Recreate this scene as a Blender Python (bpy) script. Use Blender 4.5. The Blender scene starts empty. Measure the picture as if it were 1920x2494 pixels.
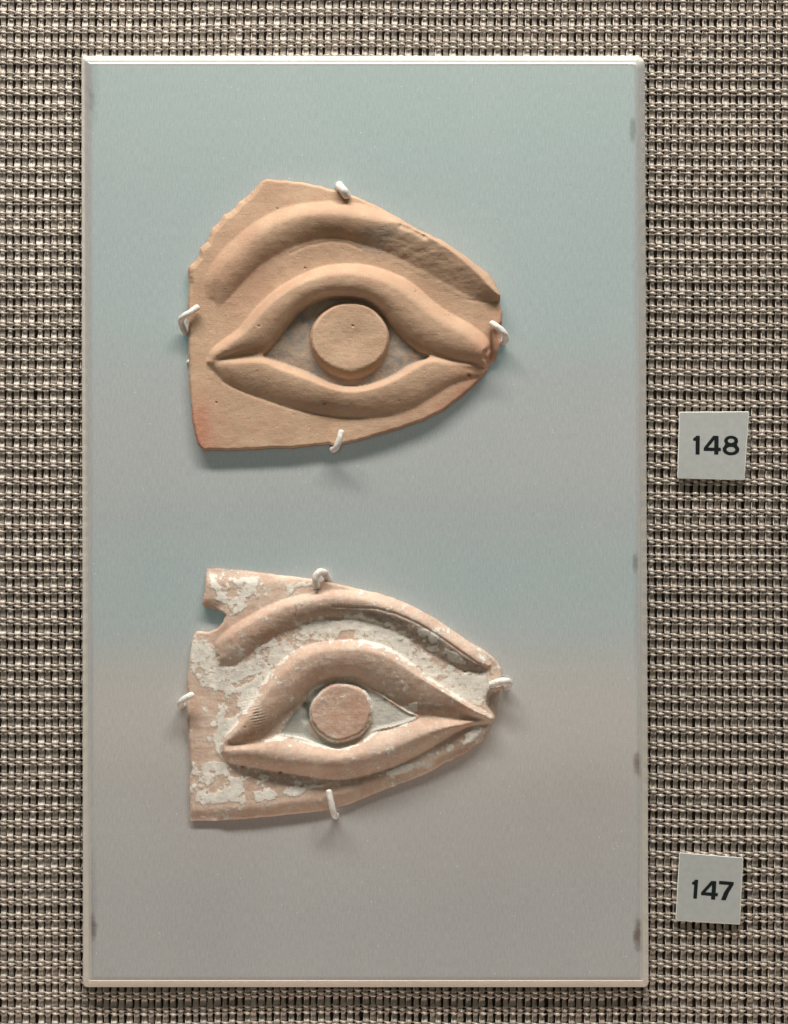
import bpy, bmesh, math, random
import numpy as np
from mathutils import Vector, Matrix

# ------------------------------------------------------------------ units
S = 0.0002            # one design unit = 0.2 mm
D = 0.9               # camera distance from the plate face (m)
CX, CY = 960.0, 1247.0
scene = bpy.context.scene
col = scene.collection

def P(x, y, h=0.0):
    """design units (x right, y down, h towards the viewer) -> world point; x,y are where the point is seen"""
    k = 1.0 - h*S/D
    return ((x-CX)*S*k, -h*S, (CY-y)*S*k)

# ------------------------------------------------------------------ camera
cam_d = bpy.data.cameras.new('camera')
cam = bpy.data.objects.new('camera', cam_d); col.objects.link(cam)
cam.location = (0, -D, 0); cam.rotation_euler = (math.radians(90), 0, 0)
cam_d.sensor_fit = 'VERTICAL'; cam_d.sensor_height = 24.0; cam_d.sensor_width = 24.0
cam_d.lens = 24.0*D/(2494*S)
cam_d.clip_start = 0.02; cam_d.clip_end = 30
scene.camera = cam
scene.render.resolution_x, scene.render.resolution_y = 788, 1024

# ------------------------------------------------------------------ world and exposure
w = bpy.data.worlds.new('World'); scene.world = w; w.use_nodes = True
w.node_tree.nodes['Background'].inputs[0].default_value = (1.0, 0.82, 0.66, 1)
w.node_tree.nodes['Background'].inputs[1].default_value = 0.095
scene.view_settings.view_transform = 'Standard'
scene.view_settings.look = 'None'
scene.view_settings.gamma = 1.0
scene.view_settings.exposure = 0.0

# ------------------------------------------------------------------ lamps
def area(name, loc, target, sx, sy, radiance, color):
    ld = bpy.data.lights.new(name, 'AREA'); ld.shape = 'RECTANGLE'
    ld.size = sx; ld.size_y = sy; ld.color = color
    ld.energy = radiance*math.pi*sx*sy
    o = bpy.data.objects.new(name, ld); col.objects.link(o); o.location = loc
    d = Vector(target)-Vector(loc)
    o.rotation_euler = d.to_track_quat('-Z', 'Y').to_euler()
    return o
# the strip lamp of the show case, above and in front of the wall
area('case_lamp', (-0.05, -0.66, 1.34), (0, 0, 0.0), 1.60, 0.155, 55.0, (1.0, 0.955, 0.89))
# added fill lamp standing in for bounce off the unseen case floor
area('added_floor_fill', (0.0, -0.045, -0.40), (0, -0.03, 0.0), 0.9, 0.07, 3.4, (1.0, 0.80, 0.68))
# added strip lamps behind the viewer, tinted to lay colour bands on the plate
LY = -3.4
def band(name, y0, y1, rad, colr):
    kz = (D-LY)/D
    z0 = (CY-y0)*S*kz; z1 = (CY-y1)*S*kz
    zc = (z0+z1)/2
    ld = area(name, (0, LY, zc), (0, 0, zc), 2.0, abs(z0-z1), rad, colr)
    return ld
BANDS = [
 ('added_band_upper', -300, 380, 0.62, (0.30, 1.0, 0.92)),
 ('added_band_high', 380, 860, 0.53, (0.26, 0.95, 0.98)),
 ('added_band_middle', 860, 1235, 0.35, (0.80, 1.0, 0.98)),
 ('added_band_blue', 1235, 1295, 0.24, (0.62, 0.88, 1.0)),
 ('added_band_teal', 1295, 1590, 0.40, (0.18, 0.92, 1.0)),
 ('added_band_warm', 1590, 1860, 0.62, (1.0, 0.68, 0.48)),
 ('added_band_rose', 1860, 2130, 0.24, (1.0, 0.52, 0.42)),
 ('added_band_low', 2130, 2800, 0.11, (1.0, 0.46, 0.44)),
]
for b in BANDS: band(*b)

# ------------------------------------------------------------------ helpers
rnd = random.Random(7)
def tag(o, label=None, cat=None, group=None, kind=None):
    if label: o['label'] = label
    if cat: o['category'] = cat
    if group: o['group'] = group
    if kind: o['kind'] = kind
    return o
def empty(name, loc, label, cat, group=None):
    o = bpy.data.objects.new(name, None); col.objects.link(o); o.location = loc
    o.empty_display_size = 0.01
    return tag(o, label, cat, group)
def link(name, me, mat=None, parent=None):
    if mat and not me.materials: me.materials.append(mat)
    o = bpy.data.objects.new(name, me); col.objects.link(o)
    if parent is not None:
        o.parent = parent
        o.matrix_parent_inverse = Matrix.Translation(-parent.location)
    return o
def smooth(me):
    me.polygons.foreach_set('use_smooth', [True]*len(me.polygons)); me.update()

class Nodes:
    def __init__(s, name):
        s.m = bpy.data.materials.new(name); s.m.use_nodes = True
        s.t = s.m.node_tree; s.b = s.t.nodes['Principled BSDF']
    def n(s, typ, **kw):
        nd = s.t.nodes.new(typ)
        for k, v in kw.items():
            if k.startswith('i_'):
                key = k[2:]; key = int(key) if key.isdigit() else key.replace('_', ' ')
                nd.inputs[key].default_value = v
            else: setattr(nd, k, v)
        return nd
    def l(s, a, b): s.t.links.new(a, b)
    def noise(s, vec, scale, detail=4, rough=0.55, dist=0.0):
        nd = s.n('ShaderNodeTexNoise'); nd.inputs['Scale'].default_value = scale
        nd.inputs['Detail'].default_value = detail; nd.inputs['Roughness'].default_value = rough
        nd.inputs['Distortion'].default_value = dist
        s.l(vec, nd.inputs['Vector']); return nd.outputs['Fac']
    def mapr(s, v, a, b, c=0.0, d=1.0):
        nd = s.n('ShaderNodeMapRange'); s.l(v, nd.inputs[0])
        for i, x in enumerate((a, b, c, d)): nd.inputs[i+1].default_value = x
        return nd.outputs[0]
    def mixc(s, f, a, b, mode='MIX'):
        nd = s.n('ShaderNodeMix', data_type='RGBA', blend_type=mode)
        if isinstance(f, (int, float)): nd.inputs[0].default_value = f
        else: s.l(f, nd.inputs[0])
        for i, x in ((6, a), (7, b)):
            if isinstance(x, tuple): nd.inputs[i].default_value = (*x, 1)
            else: s.l(x, nd.inputs[i])
        return nd.outputs[2]
    def math(s, op, a, b=0.0):
        nd = s.n('ShaderNodeMath', operation=op)
        for i, x in ((0, a), (1, b)):
            if isinstance(x, (int, float)): nd.inputs[i].default_value = x
            else: s.l(x, nd.inputs[i])
        return nd.outputs[0]
    def coords(s, scale=(1, 1, 1)):
        tc = s.n('ShaderNodeTexCoord'); mp = s.n('ShaderNodeMapping')
        mp.inputs['Scale'].default_value = scale
        s.l(tc.outputs['Object'], mp.inputs['Vector']); return mp.outputs[0]
    def attr(s, name):
        return s.n('ShaderNodeAttribute', attribute_name=name).outputs['Fac']
    def bump(s, h, strength, dist, prev=None):
        nd = s.n('ShaderNodeBump'); nd.inputs['Strength'].default_value = strength
        nd.inputs['Distance'].default_value = dist
        s.l(h, nd.inputs['Height'])
        if prev: s.l(prev, nd.inputs['Normal'])
        return nd.outputs[0]

# ------------------------------------------------------------------ materials
def mat_plate():
    N = Nodes('satin_metal'); b = N.b
    co = N.coords((1, 1, 1))
    brush = N.noise(N.coords((1500, 1500, 230)), 1.0, 4, 0.75)
    grain = N.noise(N.coords((1500, 1500, 1200)), 1.0, 3, 0.75)
    cloud = N.noise(N.coords((14, 14, 9)), 1.0, 3)
    v = N.math('ADD', N.mapr(brush, 0.3, 0.7, -0.12, 0.12), N.mapr(grain, 0.3, 0.7, -0.08, 0.08))
    v = N.math('ADD', v, N.mapr(cloud, 0.3, 0.7, -0.035, 0.035))
    v = N.math('ADD', v, 0.93)
    c = N.mixc(1.0, (0.98, 1.0, 0.985), (0.530, 0.546, 0.540))
    cc = N.n('ShaderNodeVectorMath', operation='SCALE'); N.l(c, cc.inputs[0]); N.l(v, cc.inputs['Scale'])
    # fine scratches and specks, paler than the metal
    vor = N.n('ShaderNodeTexVoronoi'); vor.inputs['Scale'].default_value = 230
    N.l(co, vor.inputs['Vector'])
    speck = N.mapr(vor.outputs['Distance'], 0.03, 0.085, 1.0, 0.0)
    speck = N.math('MULTIPLY', speck, N.mapr(N.noise(co, 60, 2), 0.46, 0.58, 0, 0.6))
    dent_mark = None  # edge dents, drawn as dark marks with their shade put into colour
    sx = N.n('ShaderNodeSeparateXYZ'); N.l(co, sx.inputs[0])
    wob = N.noise(co, 260, 3)
    for (px, py, rx, ry, am) in ((224,240,9,36,.45),(222,215,18,100,.2),(226,2258,9,34,.85),(224,2210,12,140,.22),(1541,318,8,30,.6),(1548,1372,7,24,.75),(1553,1862,10,28,.8),(1560,1882,4,14,.6),(1555,2274,12,38,.9),(1562,2300,6,20,.6),(1548,1500,5,160,.12),(1545,700,5,200,.08)):
        dx = N.math('MULTIPLY', N.math('SUBTRACT', sx.outputs[0], (px-CX)*S), 1/(rx*S))
        dz = N.math('MULTIPLY', N.math('SUBTRACT', sx.outputs[2], (CY-py)*S), 1/(ry*S))
        d2 = N.math('ADD', N.math('MULTIPLY', dx, dx), N.math('MULTIPLY', dz, dz))
        d2 = N.math('ADD', d2, N.mapr(wob, .3, .7, -.5, .5))
        mk = N.mapr(d2, 0.0, 1.6, am, 0.0)
        dent_mark = mk if dent_mark is None else N.math('MAXIMUM', dent_mark, mk)
    c2 = N.mixc(speck, cc.outputs[0], (1.0, 0.99, 0.97))
    c3 = N.mixc(dent_mark, c2, (0.16, 0.13, 0.11))
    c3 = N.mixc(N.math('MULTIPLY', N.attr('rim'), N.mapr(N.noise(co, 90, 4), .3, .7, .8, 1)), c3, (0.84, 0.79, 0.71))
    rr = N.math('ADD', N.mapr(speck, 0, 1, 0.0, 0.3), N.mapr(cloud, .3, .7, 0.16, 0.21))
    dif = N.n('ShaderNodeBsdfDiffuse'); N.l(c3, dif.inputs['Color']); dif.inputs['Roughness'].default_value = 0.4
    gl = N.n('ShaderNodeBsdfAnisotropic'); N.l(rr, gl.inputs['Roughness']); gl.inputs['Anisotropy'].default_value = 0.6
    gl.inputs['Color'].default_value = (0.95, 0.95, 0.95, 1)
    mx = N.n('ShaderNodeMixShader'); mx.inputs[0].default_value = 0.22
    N.l(dif.outputs[0], mx.inputs[1]); N.l(gl.outputs[0], mx.inputs[2])
    N.l(mx.outputs[0], N.t.nodes['Material Output'].inputs['Surface'])
    tan = N.n('ShaderNodeCombineXYZ'); tan.inputs[2].default_value = 1.0
    N.l(tan.outputs[0], gl.inputs['Tangent'])
    N.l(N.bump(N.noise(N.coords((5200, 300, 260)), 1.0, 2), 0.10, 0.00005), gl.inputs['Normal'])
    return N.m

def mat_thread(name, base, spread):
    N = Nodes(name); b = N.b
    co = N.coords((60, 60, 60))
    oi = N.n('ShaderNodeObjectInfo')
    big = N.noise(co, 1.0, 3)
    fine = N.noise(N.coords((3000, 3000, 3000)), 1.0, 2)
    f = N.math('MULTIPLY', N.mapr(big, .3, .7, 0.85, 1.15), N.mapr(fine, .25, .75, 1-spread, 1+spread))
    f = N.math('MULTIPLY', f, N.mapr(oi.outputs['Random'], 0, 1, 0.9, 1.12))
    sc = N.n('ShaderNodeVectorMath', operation='SCALE'); sc.inputs[0].default_value = base
    N.l(f, sc.inputs['Scale']); N.l(sc.outputs[0], b.inputs['Base Color'])
    b.inputs['Roughness'].default_value = 0.46
    b.inputs['Metallic'].default_value = 0.3
    b.inputs['Specular IOR Level'].default_value = 0.7
    N.l(N.bump(fine, 0.4, 0.0004), b.inputs['Normal'])
    return N.m

def mat_simple(name, c, rough=0.5, noise=0.08, scale=300, bump=0.0, bd=0.0002, metallic=0.0):
    N = Nodes(name); b = N.b
    f = N.noise(N.coords((scale, scale, scale)), 1.0, 5, 0.6)
    lo = tuple(x*(1-noise) for x in c); hi = tuple(min(1, x*(1+noise)) for x in c)
    N.l(N.mixc(N.mapr(f, .3, .7), lo, hi), b.inputs['Base Color'])
    b.inputs['Roughness'].default_value = rough
    b.inputs['Metallic'].default_value = metallic
    if bump: N.l(N.bump(f, bump, bd), b.inputs['Normal'])
    return N.m

def mat_clay(name, c_lo, c_hi, c_warm, grey, pinkc, slipc):
    N = Nodes(name); b = N.b
    co = N.coords((1, 1, 1))
    big = N.noise(co, 38, 4, 0.6)
    mid = N.noise(co, 170, 5, 0.65)
    fine = N.noise(co, 1500, 4, 0.7)
    c = N.mixc(N.mapr(big, 0.35, 0.65), c_lo, c_hi)
    c = N.mixc(N.mapr(mid, 0.45, 0.72, 0, 0.55), c, c_warm)
    c = N.mixc(N.math('MULTIPLY', N.attr('pink'), N.mapr(mid, .3, .6, .6, 1)), c, pinkc)
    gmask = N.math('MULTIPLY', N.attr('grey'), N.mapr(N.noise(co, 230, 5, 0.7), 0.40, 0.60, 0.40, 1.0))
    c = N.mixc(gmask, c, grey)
    # slip: field thresholded with fine noise so that flakes have crisp edges
    sl = N.math('ADD', N.attr('slip'), N.mapr(N.noise(co, 330, 7, 0.75), 0.25, 0.75, -0.42, 0.42))
    slm = N.mapr(sl, 0.45, 0.62)
    wash = N.math('MULTIPLY', N.mapr(sl, 0.0, 0.5, 0.0, 0.42), N.mapr(N.noise(co, 700, 5, .75), .4, .6, .2, 1.0))
    opac = N.math('MULTIPLY', slm, N.mapr(N.noise(co, 520, 5, .75), .3, .62, 0.62, 1.0))
    sc = N.mixc(N.mapr(mid, .35, .65), slipc, (slipc[0]*.80, slipc[1]*.83, slipc[2]*.84))
    sc = N.mixc(N.mapr(N.noise(co, 600, 4, .7), .55, .75, 0, .35), sc, c_hi)
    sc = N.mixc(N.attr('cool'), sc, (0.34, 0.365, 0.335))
    c = N.mixc(N.math('MAXIMUM', wash, opac), c, sc)
    # grain: speckle
    g = N.n('ShaderNodeVectorMath', operation='SCALE'); N.l(c, g.inputs[0])
    N.l(N.mapr(fine, .3, .7, .88, 1.11), g.inputs['Scale'])
    pit = N.attr('pit')
    c = N.mixc(pit, g.outputs[0], (0.07, 0.04, 0.025))
    N.l(c, b.inputs['Base Color'])
    b.inputs['Roughness'].default_value = 0.78
    b.inputs['Specular IOR Level'].default_value = 0.28
    # fine relief: drag marks, grain, small pits
    drag = N.noise(N.coords((160, 160, 1500)), 1.0, 4, 0.65)
    vor = N.n('ShaderNodeTexVoronoi'); vor.inputs['Scale'].default_value = 210; N.l(co, vor.inputs['Vector'])
    pits = N.mapr(vor.outputs['Distance'], 0.04, 0.16, 0.0, 1.0)
    h = N.math('ADD', N.math('MULTIPLY', drag, 0.4), N.math('MULTIPLY', fine, 0.55))
    h = N.math('ADD', h, N.math('MULTIPLY', mid, 0.5))
    n1 = N.bump(h, 0.75, 0.00036)
    n2 = N.bump(pits, 0.6, 0.00016, n1)
    n3 = N.bump(slm, 0.7, 0.00022, n2)
    N.l(n3, b.inputs['Normal'])
    return N.m

M_PLATE = mat_plate()
M_WARP = mat_thread('taupe_ribbon_yarn', (0.48, 0.415, 0.355), 0.15)
M_WEFT = mat_thread('pale_taupe_yarn', (0.62, 0.55, 0.48), 0.15)
M_BACK = mat_simple('dark_backing', (0.05, 0.037, 0.028), 0.9)
M_CARD = mat_simple('grey_card', (0.42, 0.435, 0.42), 0.65, 0.06, 350, 0.3, 0.0002)
M_CARDEDGE = mat_simple('card_edge', (0.78, 0.76, 0.70), 0.8, 0.05, 900)
M_INK = mat_simple('black_ink', (0.012, 0.016, 0.016), 0.9, 0.2, 800)
M_INK.node_tree.nodes['Principled BSDF'].inputs['Specular IOR Level'].default_value = 0.1
M_PIN = mat_simple('white_painted_wire', (0.80, 0.75, 0.69), 0.28, 0.12, 700, 0.5, 0.0006)
M_CLAY1 = mat_clay('buff_terracotta', (0.46, 0.302, 0.200), (0.585, 0.405, 0.275), (0.51, 0.292, 0.203),
                   (0.26, 0.245, 0.225), (0.50, 0.235, 0.155), (0.5, 0.45, 0.4))
M_CLAY2 = mat_clay('pink_terracotta', (0.52, 0.352, 0.26), (0.69, 0.515, 0.40), (0.57, 0.345, 0.25),
                   (0.24, 0.195, 0.165), (0.50, 0.275, 0.185), (0.90, 0.85, 0.76))

# ------------------------------------------------------------------ woven wall
FH = -46.0            # mid plane of the cloth
PW, PR, PS = 18.15, 38.3, 7.0     # warp pitch, row pitch, strand pitch
NX, NY = 146, 86
X0 = CX-NX*PW/2; Y0 = CY-NY*PR/2
def tube(points, frames, nside=6):
    """points: list of (x,y,h); frames: list of (rx, ry, rh, yaw) radii of the section in two directions"""
    n = len(points); V = []; F = []
    for (c, u, v) in frames_iter(points, frames):
        for k in range(nside):
            a = 2*math.pi*k/nside+0.3
            V.append(tuple(c[i]+u[i]*math.cos(a)+v[i]*math.sin(a) for i in range(3)))
    for i in range(n-1):
        for k in range(nside):
            a = i*nside+k; b_ = i*nside+(k+1) % nside
            F.append((a, b_, b_+nside, a+nside))
    F.append(tuple(range(nside))[::-1]); F.append(tuple(range((n-1)*nside, n*nside)))
    return V, F
def frames_iter(points, frames):
    for p, f in zip(points, frames): yield p, f[0], f[1]

def sag_y(x): return 2.6*math.sin(x/310.0+0.7)+1.6*math.sin(x/127.0+2.0)+0.7*math.sin(x/53.0)
def sag_x(y): return 2.4*math.sin(y/390.0+1.1)+1.3*math.sin(y/150.0)+0.6*math.sin(y/61.0+2)
def build_cloth():
    bme = bpy.data.meshes.new('fabric_wall')
    a = 1500; c0 = FH-22
    vs = [P(CX-a, CY-1800, c0), P(CX+a, CY-1800, c0), P(CX+a, CY+1800, c0), P(CX-a, CY+1800, c0),
          P(CX-a, CY-1800, c0-40), P(CX+a, CY-1800, c0-40), P(CX+a, CY+1800, c0-40), P(CX-a, CY+1800, c0-40)]
    bme.from_pydata(vs, [], [(0, 3, 2, 1), (4, 5, 6, 7), (0, 1, 5, 4), (1, 2, 6, 5), (2, 3, 7, 6), (3, 0, 4, 7)])
    wall = link('fabric_wall', bme, M_BACK); tag(wall, kind='structure')
    AMP = 5.0
    def wstate(par, k): return 1 if (par+k) % 2 else -1      # warp in front?
    # warp ribbons: local x about 0
    warps = {0: [], 1: []}
    for par in (0, 1):
        for var in range(5):
            pts = []; fr = []
            jx = rnd.random()*10
            for r in range(NY):
                yb = r*PR
                keys = [(-PS, wstate(par, 3*r)), (0, wstate(par, 3*r+1)), (PS, wstate(par, 3*r+2))]
                jit = rnd.uniform(-.8, .8)
                for i, (dy, st) in enumerate(keys):
                    pts.append((jit*0.6, yb+dy, AMP*st, 0))
                nxt = wstate(par, 3*r+3)
                gap = PR-2*PS
                cur = keys[2][1]
                fw = rnd.uniform(0.85, 1.2); tw = rnd.uniform(-0.25, 0.25)
                for q, z, wd in ((0.2, cur*0.3-0.1, .85), (0.42, -0.35, .9), (0.66, -0.25, .98), (0.85, 0.3*nxt+0.1, 1.0)):
                    pts.append((jit+tw*2*q, yb+PS+gap*q, AMP*z, wd*fw, 0.45+tw))
            me = bpy.data.meshes.new('warp_thread'); P3 = []; FR = []
            for p in pts:
                x, y, h = p[0], p[1], p[2]
                if len(p) == 4: hw, ht, yaw = (7.0 if h > 0 else 5.4), 2.0, 0.12
                else: hw, ht, yaw = 7.6*p[3], 1.8, p[4]-0.15
                P3.append(((x+sag_x(y))*S, -(h)*S, -y*S))
                cu, su = math.cos(yaw), math.sin(yaw)
                FR.append(((hw*cu*S, hw*su*S*0.75, 0), (-ht*su*S, ht*cu*S, 0)))
            SEC = [(-1.0, 0.4), (-1.03, -1.0), (-0.86, -1.5), (-0.68, -0.6), (0.1, -0.75), (0.85, -0.45), (1.0, 0.3), (0.0, 0.9)]
            V = []; F = []; ns = len(SEC)
            for c_, (u_, v_) in zip(P3, FR):
                for a_, b2 in SEC: V.append(tuple(c_[q2]+u_[q2]*a_+v_[q2]*b2 for q2 in range(3)))
            for i_ in range(len(P3)-1):
                for k_ in range(ns):
                    a_ = i_*ns+k_; b2 = i_*ns+(k_+1) % ns; F.append((a_, b2, b2+ns, a_+ns))
            me.from_pydata(V, [], F); smooth(me); me.materials.append(M_WARP)
            warps[par].append(me)
    for i in range(NX):
        me = rnd.choice(warps[i % 2])
        o = bpy.data.objects.new('warp_thread', me); col.objects.link(o); o.parent = wall
        o.location = ((X0+i*PW-CX+rnd.uniform(-.9, .9))*S, -FH*S, (CY-Y0-sag_y(i*PW))*S)
        o.rotation_euler = (0, rnd.uniform(-.0006, .0006), 0)
    # weft strands
    wefts = {0: [], 1: []}
    for par in (0, 1):
        for var in range(5):
            P3 = []; FR = []
            ph = rnd.random()*6
            for i in range(NX):
                st = -wstate(i % 2, par)
                jy = rnd.uniform(-.7, .7); bulge = rnd.uniform(.85, 1.2)
                for q in range(4):
                    t = q/4.0
                    nst = -wstate((i+1) % 2, par)
                    z = st*(math.cos(math.pi*t)) if True else 0
                    front = (z+1)/2
                    dy = jy*(1-t)+1.5*math.sin(0.11*i+ph)*0.5 + (0.9 if st > 0 else -0.9)*math.sin(math.pi*t)
                    P3.append(((i+t)*PW*S, -(z*(AMP+2.4))*S, -(dy+sag_y((i+t)*PW))*S))
                    r = (1.3+1.7*front**1.5*bulge)
                    FR.append(((0, r*0.95*S, 0), (0, 0, -r*1.12*S)))
            V, F = tube(P3, FR, 6)
            me = bpy.data.meshes.new('weft_thread'); me.from_pydata(V, [], F); smooth(me); me.materials.append(M_WEFT)
            wefts[par].append(me)
    for r in range(NY):
        for k in range(3):
            kk = 3*r+k
            me = rnd.choice(wefts[kk % 2])
            o = bpy.data.objects.new('weft_thread', me); col.objects.link(o); o.parent = wall
            o.location = ((X0-CX+sag_x(r*PR))*S, -FH*S, (CY-(Y0+r*PR+(k-1)*PS+rnd.uniform(-.5, .5)))*S)
            o.rotation_euler = (0, rnd.uniform(-.0008, .0008), 0)
    return wall
build_cloth()

# ------------------------------------------------------------------ plate
def rrect(x0, y0, x1, y1, rad, inset, h, n=7, x1b=None, x0b=None):
    """rounded rectangle ring, four own corner radii rad=[tl,tr,br,bl]"""
    pts = []
    x1b = x1 if x1b is None else x1b; x0b = x0 if x0b is None else x0b
    cs = [(x0+inset, y0+inset, rad[0], 180), (x1-inset, y0+inset, rad[1], 270), (x1b-inset, y1-inset, rad[2], 0), (x0b+inset, y1-inset, rad[3], 90)]
    sg = [(1, 1), (-1, 1), (-1, -1), (1, -1)]
    for (cx, cy, r, a0), (sx, sy) in zip(cs, sg):
        r = max(r-inset*0.35, 3)
        ox, oy = cx+sx*r, cy+sy*r
        for i in range(n):
            a = math.radians(a0+90*i/(n-1))
            pts.append(P(ox+r*math.cos(a), oy+r*math.sin(a), h))
    return pts
def build_plate():
    root = empty('mounting_plate', (0, 0, 0), 'tall satin grey metal plate fixed to the woven wall, carrying both clay eyes', 'plate')
    R = 20.0; n = 7
    rings = []
    rings += [(0.5, -32), (0.0, -31), (0, -27), (0.6, -25), (1.8, -23), (5, -18), (9, -11.5), (12.5, -6), (15, -3.0), (18, -1.2), (22, -0.3), (26, 0), (R+10, 0), (R+20, 0)]
    V = []; F = []
    m = 4*n
    for ins, h in rings:
        V += rrect(199, 136, 1571, 2404, [9, 22, 12, 10], ins, h, n, x1b=1580, x0b=203)
    for i in range(len(rings)-1):
        for k in range(m):
            a = i*m+k; b_ = i*m+(k+1) % m
            F.append((a, a+m, b_+m, b_)[::-1])
    # inner face: a grid so that the edge dents can be painted as soft dark marks
    me = bpy.data.meshes.new('plate_edge'); me.from_pydata(V, [], F); smooth(me)
    A = me.attributes.new('rim', 'FLOAT', 'POINT')  # pale edge colour on top and bottom only, imitating the light they catch
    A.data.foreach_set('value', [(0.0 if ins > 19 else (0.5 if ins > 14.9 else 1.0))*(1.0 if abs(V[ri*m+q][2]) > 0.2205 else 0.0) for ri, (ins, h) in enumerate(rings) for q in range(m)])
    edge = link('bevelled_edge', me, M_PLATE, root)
    inner = V[-m:]
    # face as grid of columns/rows clipped to the inner ring: ring corner points + grid
    xs = np.linspace(199+R+20, 1571-R-14, 90); ys = np.linspace(136+R+20, 2404-R-14, 150)
    # fill between grid rectangle and ring is avoided by making the face one n-gon
    me2 = bpy.data.meshes.new('plate_face'); me2.from_pydata(inner, [], [tuple(range(m))])
    face = link('plate_face', me2, M_PLATE, root)
    bmf = bmesh.new(); bmf.from_mesh(me2)
    bmf.normal_update()
    if list(bmf.faces)[0].normal.y > 0: bmesh.ops.reverse_faces(bmf, faces=bmf.faces)
    bmf.to_mesh(me2); bmf.free()
    bm2 = bmesh.new(); bm2.from_mesh(me); bmesh.ops.recalc_face_normals(bm2, faces=bm2.faces)
    f0 = [f for f in bm2.faces if abs(f.normal.y) > 0.99]
    if f0 and f0[0].normal.y > 0: bmesh.ops.reverse_faces(bm2, faces=bm2.faces)
    bm2.to_mesh(me); bm2.free(); smooth(me)
    # mounting screws' shanks behind the plate hold it off the cloth
    for (x, y) in ((330, 260), (1440, 260), (330, 2280), (1440, 2280)):
        bm = bmesh.new()
        bmesh.ops.create_cone(bm, cap_ends=True, segments=16, radius1=14*S, radius2=14*S, depth=26*S)
        bmesh.ops.rotate(bm, verts=bm.verts, matrix=Matrix.Rotation(math.pi/2, 3, 'X'))
        bmesh.ops.translate(bm, verts=bm.verts, vec=P(x, y, -44.5))
        ms = bpy.data.meshes.new('spacer'); bm.to_mesh(ms); bm.free(); link('spacer', ms, M_PIN, root)
    return root
plate = build_plate()

# ------------------------------------------------------------------ edge nicks on the plate (grub screws pressing the rim)
def lens(x, y, rx, ry, h, bulge, n=16):
    V = [P(x, y, h+bulge)]; F = []
    for ring, (f, hh) in enumerate(((0.5, bulge*0.75), (1.0, 0.0))):
        for k in range(n):
            a = 2*math.pi*k/n
            V.append(P(x+rx*f*math.cos(a), y+ry*f*math.sin(a), h+hh))
    for k in range(n):
        F.append((0, 1+(k+1) % n, 1+k)); F.append((1+k, 1+(k+1) % n, 1+n+(k+1) % n, 1+n+k))
    return V, F

# ------------------------------------------------------------------ numpy tools
def vnoise(x, y, scale, seed):
    rs = np.random.RandomState(seed); G = rs.rand(256, 256)
    u = x/scale; v = y/scale
    iu = np.floor(u).astype(int); iv = np.floor(v).astype(int)
    fu = u-iu; fv = v-iv; fu = fu*fu*(3-2*fu); fv = fv*fv*(3-2*fv)
    a = G[iv % 256, iu % 256]; b = G[iv % 256, (iu+1) % 256]; c = G[(iv+1) % 256, iu % 256]; d = G[(iv+1) % 256, (iu+1) % 256]
    return (a*(1-fu)+b*fu)*(1-fv)+(c*(1-fu)+d*fu)*fv
def fbm(x, y, scale, seed, oct=4):
    s = 0; a = 1; t = 0
    for i in range(oct):
        s = s+a*vnoise(x, y, scale/2**i, seed+i); t += a; a *= 0.55
    return s/t
def sst(x, a, b):
    t = np.clip((x-a)/(b-a), 0, 1); return t*t*(3-2*t)
def cr(pts, n):
    """catmull-rom through pts, resampled evenly by arc length into n points"""
    p = np.array(pts, float); q = np.vstack([2*p[0]-p[1], p, 2*p[-1]-p[-2]])
    out = []
    for i in range(len(p)-1):
        t = np.linspace(0, 1, 24, endpoint=False)[:, None]
        a, b, c, d = q[i], q[i+1], q[i+2], q[i+3]
        out.append(0.5*((2*b)+(-a+c)*t+(2*a-5*b+4*c-d)*t*t+(-a+3*b-3*c+d)*t**3))
    out.append(p[-1:]); o = np.vstack(out)
    L = np.r_[0, np.cumsum(np.hypot(*np.diff(o, axis=0).T))]; s = np.linspace(0, L[-1], n)
    return np.c_[np.interp(s, L, o[:, 0]), np.interp(s, L, o[:, 1])]
def poly_sd(x, y, poly):
    """distance to a polygon's edge, positive inside"""
    p = np.array(poly, float); q = np.roll(p, -1, axis=0)
    d2 = np.full(x.shape, 1e18); inside = np.zeros(x.shape, bool)
    for (ax, ay), (bx, by) in zip(p, q):
        dx, dy = bx-ax, by-ay; L = dx*dx+dy*dy+1e-9
        t = np.clip(((x-ax)*dx+(y-ay)*dy)/L, 0, 1)
        d2 = np.minimum(d2, (x-ax-t*dx)**2+(y-ay-t*dy)**2)
        cond = (ay > y) != (by > y)
        with np.errstate(divide='ignore', invalid='ignore'):
            xi = (bx-ax)*(y-ay)/(by-ay if by != ay else 1e-9)+ax
        inside ^= cond & (x < xi)
    return np.where(inside, 1, -1)*np.sqrt(d2)
def line_d(x, y, pts):
    p = np.array(pts, float); d2 = np.full(x.shape, 1e18)
    for (ax, ay), (bx, by) in zip(p[:-1], p[1:]):
        dx, dy = bx-ax, by-ay; L = dx*dx+dy*dy+1e-9
        t = np.clip(((x-ax)*dx+(y-ay)*dy)/L, 0, 1)
        d2 = np.minimum(d2, (x-ax-t*dx)**2+(y-ay-t*dy)**2)
    return np.sqrt(d2)
def gauss(A, sig):
    r = int(sig*3)+1; k = np.exp(-0.5*(np.arange(-r, r+1)/sig)**2); k /= k.sum()
    B = np.pad(A, r, mode='edge')
    B = np.apply_along_axis(lambda m: np.convolve(m, k, 'valid'), 0, B)
    return np.apply_along_axis(lambda m: np.convolve(m, k, 'valid'), 1, B)

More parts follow.
